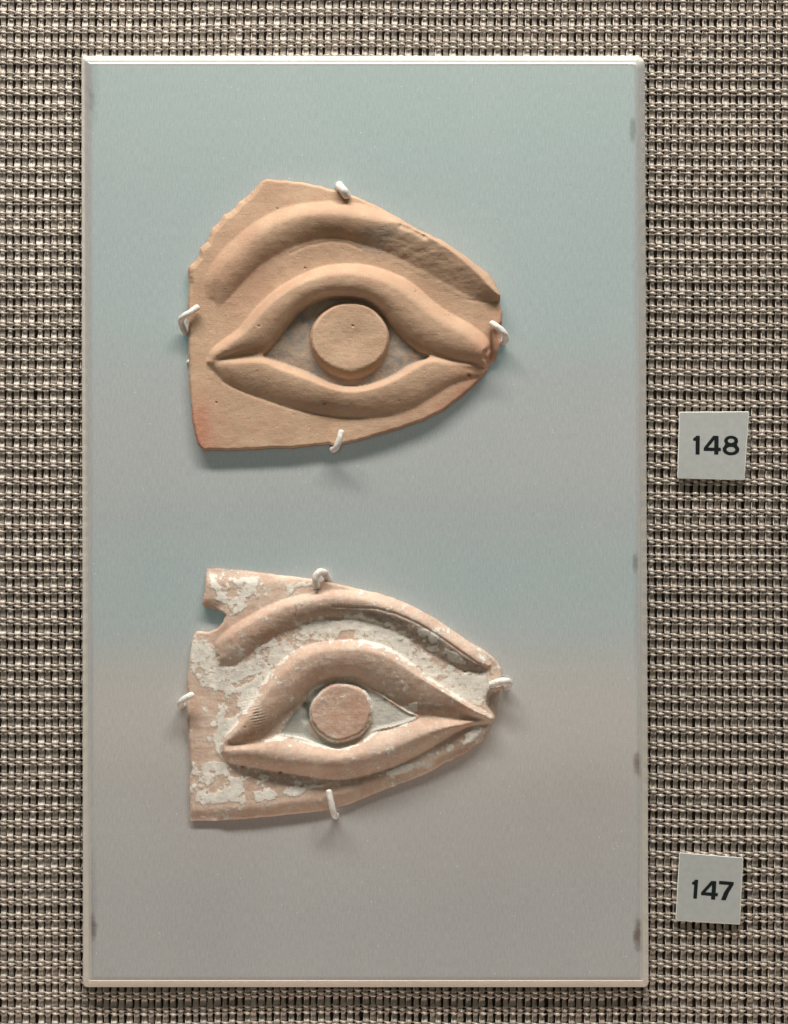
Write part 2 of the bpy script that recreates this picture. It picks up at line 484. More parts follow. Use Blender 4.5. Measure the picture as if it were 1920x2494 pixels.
class Relief:
    """a carved clay slab: height over a grid inside an outline, cut into parts by region"""
    def __init__(s, outline, ox, oy, sc, cell=2.0, rough=(1.2,), seed=1):
        s.ox, s.oy, s.sc, s.cell = ox, oy, sc, cell
        out = s.tr(outline)
        # resample the outline finely and break its edge a little
        p = np.vstack([out, out[:1]]); L = np.r_[0, np.cumsum(np.hypot(*np.diff(p, axis=0).T))]
        t = np.arange(0, L[-1], 2.2); o = np.c_[np.interp(t, L, p[:, 0]), np.interp(t, L, p[:, 1])]
        amp = rough(o) if callable(rough) else rough[0]
        nx = vnoise(t, t*0, 23, seed)-.5 + 0.22*(vnoise(t, t*0+50, 7, seed+3)-.5); ny = vnoise(t, t*0+99, 17, seed+5)-.5+0.4*(vnoise(t, t*0+150, 6, seed+8)-.5)
        s.out = o+np.c_[nx*amp*2, ny*amp*2]
        x0, y0 = s.out.min(0)-4; x1, y1 = s.out.max(0)+4
        s.gx = np.arange(x0, x1, cell); s.gy = np.arange(y0, y1, cell)
        s.X, s.Y = np.meshgrid(s.gx, s.gy)
        s.sd = poly_sd(s.X, s.Y, s.out)
        s.H = np.zeros_like(s.X); s.reg = np.zeros(s.X.shape, int)
    def tr(s, pts):
        p = np.array(pts, float); return np.c_[s.ox+p[:, 0]*s.sc, s.oy+p[:, 1]*s.sc]
    def loft(s, U, C, L, hs, pu=2.0, pl=2.0, skirt=0.0):
        """band of relief between curve U and L with crest C"""
        n = 1700; m = 130
        u, c, l = cr(s.tr(U), n), cr(s.tr(C), n), cr(s.tr(L), n)
        tt = np.linspace(0, 1, n); h = np.interp(tt, np.linspace(0, 1, len(hs)), hs)[:, None]
        pu = np.interp(tt, np.linspace(0, 1, len(np.atleast_1d(pu))), np.atleast_1d(pu))[:, None]
        pl = np.interp(tt, np.linspace(0, 1, len(np.atleast_1d(pl))), np.atleast_1d(pl))[:, None]
        q = np.linspace(0, 1, m)[None, :]
        A = np.zeros(s.X.shape); N = np.zeros(s.X.shape); h = h*0.98
        for a, b, hh in ((u, c, h*(1-(1-q)**pu)), (c, l, h*(1-q**pl))):
            x = a[:, :1]*(1-q)+b[:, :1]*q; y = a[:, 1:]*(1-q)+b[:, 1:]*q
            i = np.round((y-s.gy[0])/s.cell).astype(int).ravel(); j = np.round((x-s.gx[0])/s.cell).astype(int).ravel()
            ok = (i >= 0) & (j >= 0) & (i < A.shape[0]) & (j < A.shape[1])
            np.add.at(A, (i[ok], j[ok]), hh.ravel()[ok]); np.add.at(N, (i[ok], j[ok]), 1)
        return np.where(N > 0, A/np.maximum(N, 1), 0), N > 0
    def finish(s, root, mat, zback, attrs, names):
        X, Y, H = s.X.copy(), s.Y.copy(), s.H
        c = s.cell
        gy, gx = np.gradient(H, c, c)
        nrm = np.stack([-gx, -np.ones_like(H), gy], -1)      # world: x right, y away, z up(-Y)
        # H = height to viewer: surface (x, -h, -y): normal ~ (-dh/dx, -1, +dh/dy)
        nrm /= np.linalg.norm(nrm, axis=-1, keepdims=True)
        inn = s.sd > -0.55*c
        cells = inn[:-1, :-1] & inn[1:, :-1] & inn[:-1, 1:] & inn[1:, 1:]
        hh, ww = X.shape
        idx = np.arange(hh*ww).reshape(hh, ww)
        ci, cj = np.nonzero(cells)
        quads = np.c_[idx[ci, cj], idx[ci+1, cj], idx[ci+1, cj+1], idx[ci, cj+1]]
        # boundary edges
        E = {}
        for a, b in ((0, 1), (1, 2), (2, 3), (3, 0)):
            for p, q in zip(quads[:, a].tolist(), quads[:, b].tolist()):
                if (q, p) in E: del E[(q, p)]
                else: E[(p, q)] = 1
        bset = sorted({p for e in E for p in e})
        fx, fy, fh = X.ravel(), Y.ravel(), H.ravel().copy()
        O = s.out; O2 = np.roll(O, -1, axis=0)
        for p in bset:
            dx = O2[:, 0]-O[:, 0]; dy = O2[:, 1]-O[:, 1]
            t = np.clip(((fx[p]-O[:, 0])*dx+(fy[p]-O[:, 1])*dy)/(dx*dx+dy*dy+1e-9), 0, 1)
            px, py = O[:, 0]+t*dx, O[:, 1]+t*dy
            k = np.argmin((px-fx[p])**2+(py-fy[p])**2); fx[p], fy[p] = px[k], py[k]
        k = 1-fh*S/D
        W = np.c_[(fx-CX)*S*k, -fh*S, (CY-fy)*S*k]
        NR = nrm.reshape(-1, 3)
        reg = s.reg[:-1, :-1][ci, cj]
        root_loc = root.location
        for r, nm in enumerate(names):
            Q = quads[reg == r]
            if not len(Q): continue
            used, inv = np.unique(Q, return_inverse=True)
            V = W[used]; NN = NR[used]; F = inv.reshape(-1, 4)[:, [0, 1, 2, 3]].tolist()
            at = {k2: v.ravel()[used] for k2, v in attrs.items()}
            if r == 0:
                nxt = {}
                for a, b in E: nxt.setdefault(a, []).append(b)
                base = len(V); bl = {}
                wv = []; wn = []
                ids = list(bset); cxm, cym = s.out.mean(0)
                # outward direction from the loop edges
                outn = {p: np.zeros(2) for p in ids}
                for a, b in E:
                    d = np.array([fx[b]-fx[a], fy[b]-fy[a]]); nn = np.array([-d[1], d[0]])   # sign fixed below
                    outn[a] += nn; outn[b] += nn
                # decide sign
                a0 = ids[0]; tst = outn[a0]/(np.linalg.norm(outn[a0])+1e-9)
                sgn = 1 if poly_sd(np.array([fx[a0]+tst[0]*4]), np.array([fy[a0]+tst[1]*4]), s.out)[0] < 0 else -1
                for lev in range(3):
                    for p in ids:
                        o2 = sgn*outn[p]/(np.linalg.norm(outn[p])+1e-9)
                        h = [fh[p], (fh[p]*0.4+zback*0.6), zback][lev]
                        ins = [0, 1.0, 6.0][lev]
                        kk = 1-fh[p]*S/D
                        x, y = fx[p]-o2[0]*ins, fy[p]-o2[1]*ins
                        wv.append(((x-CX)*S*kk, -h*S, (CY-y)*S*kk))
                        f = [-0.25, 0.05, 0.3][lev]
                        nvec = np.array([o2[0], f, -o2[1]]); wn.append(nvec/np.linalg.norm(nvec))
                m = len(ids); pos = {p: i for i, p in enumerate(ids)}
                for a, b in E:
                    for lev in range(2):
                        i0 = base+lev*m
                        F.append([i0+pos[b], i0+pos[a], i0+m+pos[a], i0+m+pos[b]])
                i1 = base+3*m
                allu = np.unique(quads); bpos = {}
                for q_ in allu.tolist():
                    bpos[q_] = len(wv)+base
                    if q_ in pos: wv.append(wv[2*m+pos[q_]])
                    else:
                        kk = 1-zback*S/D; wv.append(((fx[q_]-CX)*S*kk, -zback*S, (CY-fy[q_])*S*kk))
                    wn.append((0, 1, 0))
                for qd in quads.tolist(): F.append([bpos[q_] for q_ in qd[::-1]])
                loop = allu.tolist()
                V = np.vstack([V, np.array(wv)]); NN = np.vstack([NN, np.array([list(q) for q in wn])])
                for k2 in at:
                    src = attrs[k2].ravel()
                    at[k2] = np.r_[at[k2], src[np.array(ids*3+loop)]]
            me = bpy.data.meshes.new(nm); me.from_pydata(V.tolist(), [], F)
            me.polygons.foreach_set('use_smooth', [True]*len(me.polygons))
            me.update()
            for k2, v in at.items():
                A = me.attributes.new(k2, 'FLOAT', 'POINT'); A.data.foreach_set('value', v.astype(np.float32))
            me.normals_split_custom_set_from_vertices([tuple(q) for q in NN])
            o = link(nm, me, mat, None); o.parent = root
            o.matrix_parent_inverse = Matrix.Translation(-root.location)
    def edge_drop(s, width, drop):
        t = np.clip(s.sd/width, 0, 1)
        return drop*(1-np.sqrt(1-(1-t)**2))

# ------------------------------------------------------------------ upper eye
def upper_eye():
    sc = 860/1681.0
    OUT = [(445,70),(540,78),(650,92),(770,120),(870,152),(960,190),(1050,240),(1120,280),(1190,318),(1260,350),(1330,390),(1400,440),(1460,485),(1510,525),(1540,570),(1562,615),(1560,660),(1568,700),(1566,760),(1560,820),(1562,860),(1545,890),(1535,930),(1512,950),(1503,985),(1470,1020),(1420,1070),(1350,1130),(1280,1180),(1180,1225),(1060,1265),(940,1300),(830,1330),(780,1345),(745,1332),(640,1342),(560,1352),(460,1352),(380,1358),(270,1362),(150,1362),(120,1330),(105,1280),(95,1210),(88,1130),(80,1000),(78,900),(76,780),(76,680),(76,610),(78,560),(72,495),(95,470),(125,440),(135,400),(165,370),(178,335),(190,300),(220,280),(250,240),(300,205),(320,180),(360,150),(400,110),(425,80)]
    def rough(o):
        x = (o[:, 0]-420)/sc; y = (o[:, 1]-400)/sc
        return np.where((x < 430) & (y < 620), 1.9, np.where((x > 1480) & (y > 600), 3.2, 1.2))
    R = Relief(OUT, 420, 400, sc, 2.0, rough, 11)
    cx = (R.X-420)/sc; cy = (R.Y-400)/sc            # crop coordinates
    base = 27 + 5*(fbm(R.X, R.Y, 130, 3)-.5) + 1.2*(fbm(R.X, R.Y, 34, 5)-.5)
    brow, bm_ = R.loft(
        [(150,640),(148,560),(175,480),(235,400),(330,310),(430,242),(520,202),(640,176),(780,166),(880,176),(960,196),(1050,238),(1120,276),(1190,312),(1260,344),(1330,384),(1400,434),(1460,480),(1512,522),(1545,570),(1572,615)],
        [(200,640),(212,572),(268,495),(335,425),(410,355),(492,298),(575,264),(665,246),(780,242),(880,256),(980,274),(1080,285),(1150,306),(1220,342),(1290,385),(1360,435),(1420,487),(1470,535),(1520,590),(1565,628)],
        [(215,690),(262,655),(300,615),(345,568),(430,490),(540,427),(640,385),(750,362),(840,374),(930,402),(1020,440),(1110,490),(1200,535),(1270,575),(1330,608),(1400,638),(1460,655),(1520,656),(1570,650)],
        [4,20,28,31,33,34,35,36,37,37,37,36,36,35,34,34,32,28], pu=[2.0,1.9,1.75,1.7,1.6,1.4], pl=[2.0,1.8,1.7,1.5,1.3,1.1,1.2])
    ulid, um = R.loft(
        [(168,945),(180,890),(240,838),(310,790),(350,740),(400,682),(460,625),(520,580),(600,535),(700,492),(820,474),(940,482),(1060,520),(1150,570),(1240,650),(1330,712),(1420,762),(1500,828),(1520,880)],
        [(180,940),(235,893),(300,848),(370,790),(425,725),(485,660),(560,605),(640,565),(730,540),(830,535),(940,550),(1040,590),(1120,645),(1200,715),(1290,775),(1380,825),(1460,875),(1505,915)],
        [(190,945),(300,922),(430,908),(490,850),(545,780),(600,715),(660,672),(730,648),(800,642),(880,648),(940,668),(1000,715),(1050,778),(1110,842),(1170,888),(1230,918),(1330,948),(1420,958),(1495,965)],
        [12,26,34,38,40,41,42,42,42,42,42,41,40,38,36,34,32,30], pu=2.1, pl=[1.6,2.2,2.6,2.8,2.6,2.2,1.7])
    llid, lm = R.loft(
        [(172,940),(300,922),(430,914),(520,948),(620,985),(700,1020),(760,1048),(850,1062),(950,1046),(1050,1008),(1130,960),(1220,916),(1320,935),(1420,960),(1480,975)],
        [(185,948),(300,947),(420,950),(520,987),(620,1023),(700,1054),(780,1079),(860,1088),(960,1073),(1060,1035),(1150,986),(1240,945),(1330,955),(1430,978),(1480,985)],
        [(190,972),(250,1035),(350,1085),(450,1120),(560,1155),(660,1180),(780,1198),(900,1205),(1040,1198),(1150,1160),(1250,1100),(1330,1050),(1420,1020),(1480,1010)],
        [10,24,30,32,33,34,34,34,33,31,28,22,12,5], pu=[2.0,2.2,2.4,2.2,1.8], pl=[1.8,1.8,1.8,1.7,2.4,3.0])
    # eyeball floor between the lids
    SCL = [(430,912),(490,850),(545,780),(600,715),(660,672),(730,648),(800,642),(880,648),(940,668),(1000,715),(1050,778),(1110,842),(1170,888),(1222,916),(1130,960),(1050,1008),(950,1046),(850,1062),(760,1048),(700,1020),(620,985),(520,948)]
    ssd = poly_sd(cx, cy, cr(SCL+SCL[:1], 160)[:-1])
    eyeball = 4*np.clip(ssd/60, 0, 1)-8
    # iris disc
    dx, dy = cx-846, cy-836
    ang = np.arctan2(dy, dx)
    rr = np.hypot(dx, dy*1.035)+ 1.2*np.sin(3*ang+1)+1.0*np.sin(7*ang)+3*(fbm(R.X, R.Y, 16, 61)-.5)
    low = sst(dy, 20, 170)
    re = 190-rr                      # inside distance
    bev = 16+44*low
    disc = np.where(re > 0, 19*np.clip(1-(1-np.clip(re/bev, 0, 1))**(2.0), 0, 1)*1.0, 0)
    disc = disc - 7.0*np.exp(-(dx**2+(dy-10)**2)/80**2) + 2.0*(fbm(R.X, R.Y, 30, 8)-.5)*sst(re, 10, 40)
    # thumb-print lines at the right of the disc
    fp = np.sin(np.hypot(dx-40, (dy+95)*1.25)/2.35)*sst(dx, 10, 90)*sst(re, 10, 40)*sst(fbm(R.X, R.Y, 25, 9), .3, .55)*sst(dy, -60, 20)
    disc = disc+0.55*fp
    dm = re > 0
    H = base.copy()
    brow = gauss(brow, 0.8)*0.90; llid = llid*0.85
    soft = gauss(np.maximum(ulid, llid), 12)
    H += 0.12*soft + 0.62*gauss(brow, 24)
    lids = np.maximum(ulid, llid)
    fill = np.maximum(13*np.exp(-(line_d(cx, cy, [(180,943),(300,922),(425,912)])/16)**2), 12*np.exp(-(line_d(cx, cy, [(1230,918),(1330,948),(1420,960),(1490,968)])/18)**2))
    lids = np.maximum(lids, np.where(lids > 0.3, fill, 0)); lids = np.where((ssd <= 0) & (fill > 1), gauss(lids, 1.5), lids)
    H = np.where(ssd > 0, base+eyeball+0.0*soft, np.maximum(H, base+np.maximum(brow, lids)))
    H = np.where(dm, np.maximum(H, base+disc-2), H)
    # slab shape: upper left flap lower, gentle fall to the lower right, crack under the lower lid
    H += -7*sst(-cy, -330, -60)*sst(-cx, -700, -200)
    H -= 10*sst(cx+cy*0.9, 2250, 2560)
    H -= 1.6*np.exp(-(line_d(cx, cy, [(240,1035),(350,1090),(450,1125),(560,1162),(660,1186),(780,1204),(900,1208)])/4.5)**2)
    H -= 1.2*np.exp(-(line_d(cx, cy, [(560,425),(640,388),(750,366),(830,374),(900,405)])/5.0)**2)
    H -= 1.8*np.exp(-(line_d(cx, cy, [(1410,645),(1480,656),(1555,652)])/5.0)**2)
    # broken rough underside of the brow at the right
    rm = sst(cx, 880, 1100)*bm_*sst(cy-(0.52*cx-330), 0, 60)
    H += rm*(2.3*(fbm(R.X*0.5, R.Y*1.3, 17, 21)-.5)+1.0*(fbm(R.X, R.Y, 7, 23)-.5))
    # chip on the brow rim
    H -= 6*np.exp(-(line_d(cx, cy, [(1090,290),(1150,312),(1205,345)])/13)**2)*(0.5+fbm(R.X, R.Y, 8, 31))
    # jagged fracture at the right tip
    CH = [(1515,858),(1478,888),(1470,928),(1490,950),(1497,985),(1560,1000),(1600,900),(1600,730),(1555,760),(1520,800)]
    H -= 15*sst(poly_sd(cx, cy, CH), -4, 18)
    H += 0.8*(fbm(R.X*0.35, R.Y, 9, 41)-.5)*(1-0.4*dm)+ 0.8*(fbm(R.X, R.Y, 5, 43)-.5)
    H = np.where(dm | (ssd > 5), gauss(H, 0.6), gauss(H, 0.9))
    wl = sst(-cx, -470, -380)*sst(-cy, -640, -560)
    H = H-R.edge_drop(7, 9)-wl*(8*np.clip(1-R.sd/13, 0, 1)*(0.4+1.2*fbm(R.X, R.Y, 12, 91)))
    H = 10+np.log1p(np.exp((H-10)/2.0))*2.0
    # drilled pits
    pit = np.zeros_like(H)
    for (px, py, r) in ((1413,1006,8),(1300,718,5),(1316,718,4),(412,770,5),(1160,605,5),(725,1138,9),(632,495,6),(500,212,5),(210,1135,5),(860,770,9)):
        if r == 9 and px == 860: r = 6
        g = np.exp(-((cx-px)**2+((cy-py)*1.4)**2)/r**2); H -= 3*g
        if (px, py) != (860, 770) : pit = np.maximum(pit, g*(0.9 if px == 1413 else 0.35))
    R.H = H
    reg = np.zeros(H.shape, int)
    reg[bm_ & (brow > 1)] = 1
    reg[um & (ulid >= llid) & (ulid > 1) & (ssd <= 0)] = 2
    reg[lm & (llid > ulid) & (llid > 1) & (ssd <= 0)] = 3
    reg[ssd > 0] = 4
    reg[dm] = 5
    R.reg = reg
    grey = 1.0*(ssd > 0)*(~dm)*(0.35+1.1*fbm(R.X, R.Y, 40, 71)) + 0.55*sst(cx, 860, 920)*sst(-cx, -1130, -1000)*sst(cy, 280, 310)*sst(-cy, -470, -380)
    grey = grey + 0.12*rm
    pink = 1.0*np.exp(-((cx-120)**2/60**2+(cy-1280)**2/120**2)) + 0.7*sst(cx+cy*0.8, 2000, 2330) + 0.35*sst(-cx, -300, -120)*sst(cy, 900, 1200)+0.25*np.exp(-((cx-330)**2+(cy-520)**2)/160**2)
    attrs = dict(grey=np.clip(grey, 0, 1), pink=np.clip(pink, 0, 1), slip=np.zeros_like(H)-1, pit=pit, cool=H*0)
    root = empty('clay_eye', P(846, 830, 5), 'larger buff terracotta eye relief with bare raised iris, upper of the two on the plate', 'clay eye', 'terracotta votive eyes on the plate')
    R.finish(root, M_CLAY1, 5, attrs, ['slab', 'eyebrow', 'upper_eyelid', 'lower_eyelid', 'eyeball', 'iris'])
upper_eye()

# ------------------------------------------------------------------ lower eye
def lower_eye():
    sc = 860/1681.0
    OUT = [(165,48),(200,45),(300,52),(420,68),(540,82),(660,98),(760,115),(860,140),(960,160),(1060,190),(1160,235),(1250,285),(1340,345),(1420,400),(1490,440),(1540,480),(1565,520),(1572,570),(1562,640),(1548,700),(1532,765),(1505,820),(1470,870),(1390,930),(1300,970),(1240,1010),(1150,1050),(1040,1090),(940,1130),(860,1165),(780,1190),(700,1205),(600,1215),(480,1228),(360,1240),(240,1248),(90,1250),(85,1190),(80,1100),(90,1000),(80,880),(72,780),(70,690),(72,600),(80,500),(88,430),(95,375),(120,345),(170,350),(215,335),(240,305),(252,275),(235,258),(190,242),(148,232),(142,215),(155,160),(160,90)]
    def rough(o):
        x = (o[:, 0]-420)/sc; y = (o[:, 1]-1360)/sc
        return np.where((x < 130), 1.8, np.where((x > 1300) & (y > 700), 2.8, 1.0))
    R = Relief(OUT, 420, 1360, sc, 2.0, rough, 21)
    cx = (R.X-420)/sc; cy = (R.Y-1360)/sc
    base = 27+4*(fbm(R.X, R.Y, 110, 103)-.5)+1.6*(fbm(R.X, R.Y, 30, 105)-.5)
    brow, bm_ = R.loft(
        [(205,450),(205,395),(270,330),(350,280),(440,230),(540,190),(640,165),(760,148),(880,152),(980,172),(1060,196),(1160,238),(1250,288),(1340,348),(1420,404),(1480,445),(1520,500)],
        [(225,460),(255,410),(320,355),(400,305),(490,260),(590,225),(690,205),(780,195),(880,200),(970,222),(1060,250),(1150,288),(1230,335),(1310,388),(1390,445),(1450,488),(1505,512)],
        [(222,512),(300,508),(370,465),(450,405),(560,345),(640,312),(740,290),(840,290),(930,305),(1020,335),(1100,372),(1180,420),(1250,465),(1320,510),(1390,535),(1460,540),(1510,520)],
        [16,28,30,31,32,33,34,34,34,34,34,34,32,30,26,14], pu=[2.3,2.2,2.0,1.8,1.4], pl=[2.4,2.0,1.8,1.4,1.2])
    ulid, um = R.loft(
        [(228,895),(250,850),(290,800),(340,730),(390,660),(430,590),(480,530),(540,470),(620,420),(720,395),(830,388),(940,395),(1040,430),(1130,490),(1210,560),(1300,620),(1400,680),(1490,730),(1530,765)],
        [(245,890),(310,830),(375,755),(440,670),(500,592),(570,525),(650,475),(740,448),(840,440),(940,450),(1050,490),(1150,552),(1250,610),(1350,672),(1440,725),(1527,767)],
        [(260,900),(330,885),(405,868),(490,800),(560,730),(610,690),(660,635),(740,592),(850,585),(910,600),(980,640),(1060,690),(1120,728),(1172,752),(1300,768),(1420,772),(1527,770)],
        [12,30,35,37,38,39,40,40,40,40,40,39,37,33,28,18], pu=[2.0,2.0,2.1,2.0,1.6,1.4], pl=[1.6,2.4,2.5,2.0,1.5,1.2,1.2])
    llid, lm = R.loft(
        [(236,895),(330,885),(410,872),(500,845),(600,868),(700,890),(790,905),(880,880),(950,832),(1050,806),(1170,766),(1300,768),(1420,770),(1520,768)],
        [(240,910),(330,912),(430,918),(540,940),(650,955),(760,962),(860,955),(960,932),(1070,893),(1180,845),(1290,808),(1400,785),(1520,769)],
        [(234,925),(262,970),(340,988),(450,1008),(540,1022),(640,1038),(760,1053),(860,1048),(960,1023),(1080,982),(1180,932),(1280,872),(1380,812),(1450,788),(1524,772)],
        [14,30,34,35,36,36,36,36,35,34,32,28,22,14], pu=[1.8,2.0,2.4,2.0,1.6,1.3], pl=[2.2,2.0,1.7,1.5,1.4])
    SCL = [(505,838),(560,750),(610,695),(660,638),(740,592),(850,586),(910,600),(980,640),(1060,690),(1120,728),(1172,756),(1060,800),(950,828),(880,878),(790,903),(700,888),(620,858),(560,846)]
    ssd = poly_sd(cx, cy, cr(SCL+SCL[:1], 160)[:-1])
    dx, dy = cx-803, cy-732
    ang = np.arctan2(dy, dx)
    rr = np.hypot(dx, dy*1.09)+4*np.sin(2*ang+.6)+3*np.sin(5*ang+2)+(9+12*sst(dx, 40, 120))*(fbm(R.X, R.Y, 18, 161)-.5)
    re = 153-rr; dm = re > 0
    disc = 16*(1-(1-np.clip(re/20, 0, 1))**2)+1.6*(fbm(R.X, R.Y, 40, 163)-.5)-2.5*np.exp(-(dx**2+dy**2)/80**2)
    H = base.copy(); brow = brow*0.80
    fill = np.maximum(12*np.exp(-(line_d(cx, cy, [(245,897),(400,874),(495,850)])/15)**2), 8*np.exp(-(line_d(cx, cy, [(1175,764),(1350,769),(1515,769)])/18)**2))
    allb = np.maximum(np.maximum(brow, ulid), llid); allb = np.maximum(allb, np.where(allb > 0.3, fill, 0)); allb = np.where(fill > 2, gauss(allb, 1.8), allb)
    H += 0.14*gauss(np.maximum(ulid, llid), 12)+0.5*gauss(brow, 22)
    H = np.where(ssd > 0, base-6+6*sst(cx, 860, 1000)+7*np.clip(1-ssd/22, 0, 1)**2, np.maximum(H, base+allb))
    H = np.where(dm, np.maximum(H, base+disc), H)
    # dark slot at the left of the iris
    H -= 12*np.exp(-(line_d(cx, cy, [(632,700),(640,735),(638,765)])/16)**2)
    # top left tab is a rounded roll, lower rim of the slab is bevelled
    H += -16*sst(-cy, -130, -48)**1.2*sst(-cx, -760, -500) - 8*sst(cy, 190, 245)*sst(-cx, -260, -200)
    bl = cy-np.interp(cx, [0,90,400,700,860,1040,1240,1390,1500], [1195,1195,1178,1140,1098,1030,955,885,810])
    H -= 13*sst(bl, -6, 70)
    # chip at the right tip
    CH = [(1512,628),(1500,660),(1496,700),(1530,760),(1560,790),(1600,700),(1590,615),(1560,618)]
    H -= 17*sst(poly_sd(cx, cy, CH), -4, 14)
    # crease under the brow rim, cracks
    H -= 2.8*np.exp(-(line_d(cx, cy, [(760,228),(960,236),(1060,262),(1150,300),(1230,345),(1300,392),(1400,462),(1490,522)])/4.0)**2)
    H -= 2.0*np.exp(-(line_d(cx, cy, [(1505,500),(1512,560),(1500,620)])/4.0)**2)
    H -= 2.0*np.exp(-(line_d(cx, cy, [(585,232),(588,250),(582,278)])/3.5)**2)
    H -= 1.6*np.exp(-(line_d(cx, cy, [(262,872),(330,882),(400,880),(470,868)])/4.0)**2)
    # file marks on the left of the upper lid
    u = (cx-400)*0.53+(cy-760)*0.85; v = (cx-410)*0.85-(cy-770)*0.53
    # ---------------- slip field
    F = np.full(H.shape, -1.0)
    def slab(poly, lev=1.0, soft=14.0):
        nonlocal F
        F = np.maximum(F, np.clip(poly_sd(cx, cy, poly)/soft, -1, 1)*lev)
    slab([(80,450),(110,385),(170,400),(205,420),(212,500),(300,516),(372,470),(430,425),(470,400),(480,382),(500,395),(430,450),(560,372),(610,335),(572,300),(650,305),(690,272),(745,258),(735,285),(790,290),(815,258),(900,252),(940,285),(1000,310),(1035,290),(1060,330),(1110,370),(1170,430),(1240,480),(1300,525),(1310,490),(1352,520),(1345,550),(1420,540),(1500,545),(1512,620),(1500,690),(1525,760),(1490,735),(1400,690),(1300,640),(1210,585),(1130,520),(1040,455),(940,412),(830,402),(720,408),(620,432),(540,484),(480,545),(440,600),(400,665),(350,740),(300,700),(330,640),(240,670),(232,640),(180,635),(120,590),(90,560)], 0.55, 22)
    slab([(190,840),(250,762),(320,745),(310,800),(250,850),(236,900),(238,960),(210,930)], 0.9)
    slab([(900,600),(960,640),(1020,680),(1085,712),(1110,700),(1160,730),(1150,775),(1100,800),(990,805),(950,790),(940,700),(905,650)], 1.0, 10)
    slab([(505,840),(575,740),(640,690),(650,640),(690,600),(760,588),(700,640),(650,700),(650,790),(680,850),(760,888),(900,885),(940,810),(965,780),(1160,740),(1160,770),(1060,805),(1000,815),(940,870),(850,905),(780,915),(700,900),(640,880),(560,860),(440,880),(420,865)], 0.9, 12)
    for sp in ([(1165,345),(1215,335),(1228,365),(1190,378)], [(1240,340),(1270,370),(1262,400),(1228,405),(1215,375)], [(1200,425),(1250,415),(1278,440),(1235,450)],
               [(805,262),(860,268),(900,255),(935,290),(860,282)], [(655,1075),(720,1075),(722,1090),(655,1092)], [(1310,490),(1355,520),(1340,532)],
               [(480,385),(470,420),(400,450),(385,440)], [(815,790),(830,790),(828,802),(812,800)], [(1075,790),(1125,780),(1120,805),(1080,800)],
               [(385,1110),(420,1105),(468,1140),(400,1165)], [(275,1135),(345,1130),(350,1160),(275,1165)], [(380,1420),(390,1430),(385,1440)]):
        slab(sp, 0.9, 7)
    blot = fbm(R.X, R.Y, 36, 205, 4)
    def zone(poly, thr, gain=7.0):
        nonlocal F
        z = sst(poly_sd(cx, cy, poly), -10, 25)
        F = np.maximum(F, np.where(z > 0, (blot-thr)*gain*z-(1-z), -1))
    zone([(85,960),(240,960),(340,1000),(640,1050),(650,1130),(540,1150),(300,1175),(95,1185)], 0.50)
    zone([(165,60),(700,110),(650,170),(440,230),(300,280),(255,240),(170,225)], 0.49)
    zone([(780,1055),(900,1045),(1080,990),(1250,900),(1460,790),(1500,800),(1440,870),(1240,1000),(1080,1030),(860,1085)], 0.47)
    zone([(160,640),(400,640),(330,760),(180,860),(100,760)], 0.58)
    zone([(930,590),(1180,680),(1170,740),(980,640)], 0.52)
    zone([(1130,400),(1300,400),(1400,470),(1450,520),(1300,500),(1180,440)], 0.56)
    # holes in the slip
    for hp in ([(805,345),(870,342),(862,385),(780,390)], [(280,600),(370,560),(440,540),(380,585),(300,620)]):
        F = np.where(poly_sd(cx, cy, hp) > 0, np.minimum(F, -0.6), F)
    F = np.where(dm & (re > 14), np.minimum(F, -0.2), F)
    rim = np.exp(-((re-2)/9.0)**2)
    F = np.maximum(F, rim*1.6-0.9)
    F = np.maximum(F, -0.75+0.5*sst(fbm(R.X, R.Y, 60, 311), .4, .6)*(~dm))
    F += 1.5*(fbm(R.X, R.Y, 11, 301, 5)-.5)+1.1*(fbm(R.X*.7+R.Y*.5, R.Y, 34, 331, 4)-.5)
    slip = np.clip(0.5+F*0.5, 0, 1)
    H += 0.9*sst(slip, 0.42, 0.6)
    H += 1.2*(fbm(R.X*0.35, R.Y, 9, 141)-.5)+0.8*(fbm(R.X, R.Y, 5, 143)-.5)
    H = gauss(H, 0.7)
    H += 1.15*np.sin((cy*0.95+0.22*cx)/2.1+1.2*fbm(R.X, R.Y, 26, 77))*np.exp(-(v/46)**4-(u/100)**4)*sst(fbm(R.X, R.Y, 12, 78), .2, .6)
    H = H-R.edge_drop(7, 9)
    H = 10+np.log1p(np.exp((H-10)/2.0))*2.0
    pit = np.zeros_like(H)
    for (px, py, r, a) in ((688,148,10,.8),(345,803,4,.7),(515,1018,7,.8),(335,992,6,.7),(680,628,6,.6),(800,876,7,.6),(1397,541,6,.8),(1390,540,5,.8),(460,508,5,.4),(635,690,9,.5)):
        g = np.exp(-((cx-px)**2+((cy-py)*1.6)**2)/r**2); H -= 3*g; pit = np.maximum(pit, g*a)
    pit = np.maximum(pit, 0.5*np.exp(-(line_d(cx, cy, [(588,234),(590,250),(582,276)])/3.0)**2))
    R.H = H
    reg = np.zeros(H.shape, int)
    reg[bm_ & (brow > 1)] = 1
    reg[um & (ulid >= llid) & (ulid > 1) & (ssd <= 0)] = 2
    reg[lm & (llid > ulid) & (llid > 1) & (ssd <= 0)] = 3
    reg[ssd > 0] = 4
    reg[dm] = 5
    R.reg = reg
    crest = np.interp(cx, [700,880,1060,1230,1390,1505], [215,215,262,345,455,520])
    grey = 0.95*sst(cx, 760, 1000)*bm_*sst(cy-crest, 0, 22) + 0.35*sst(cy, 950, 1010)*sst(-bl, 0, 40)*sst(cx, 300, 500)*(1-sst(cx, 1000, 1300))*(reg == 0)
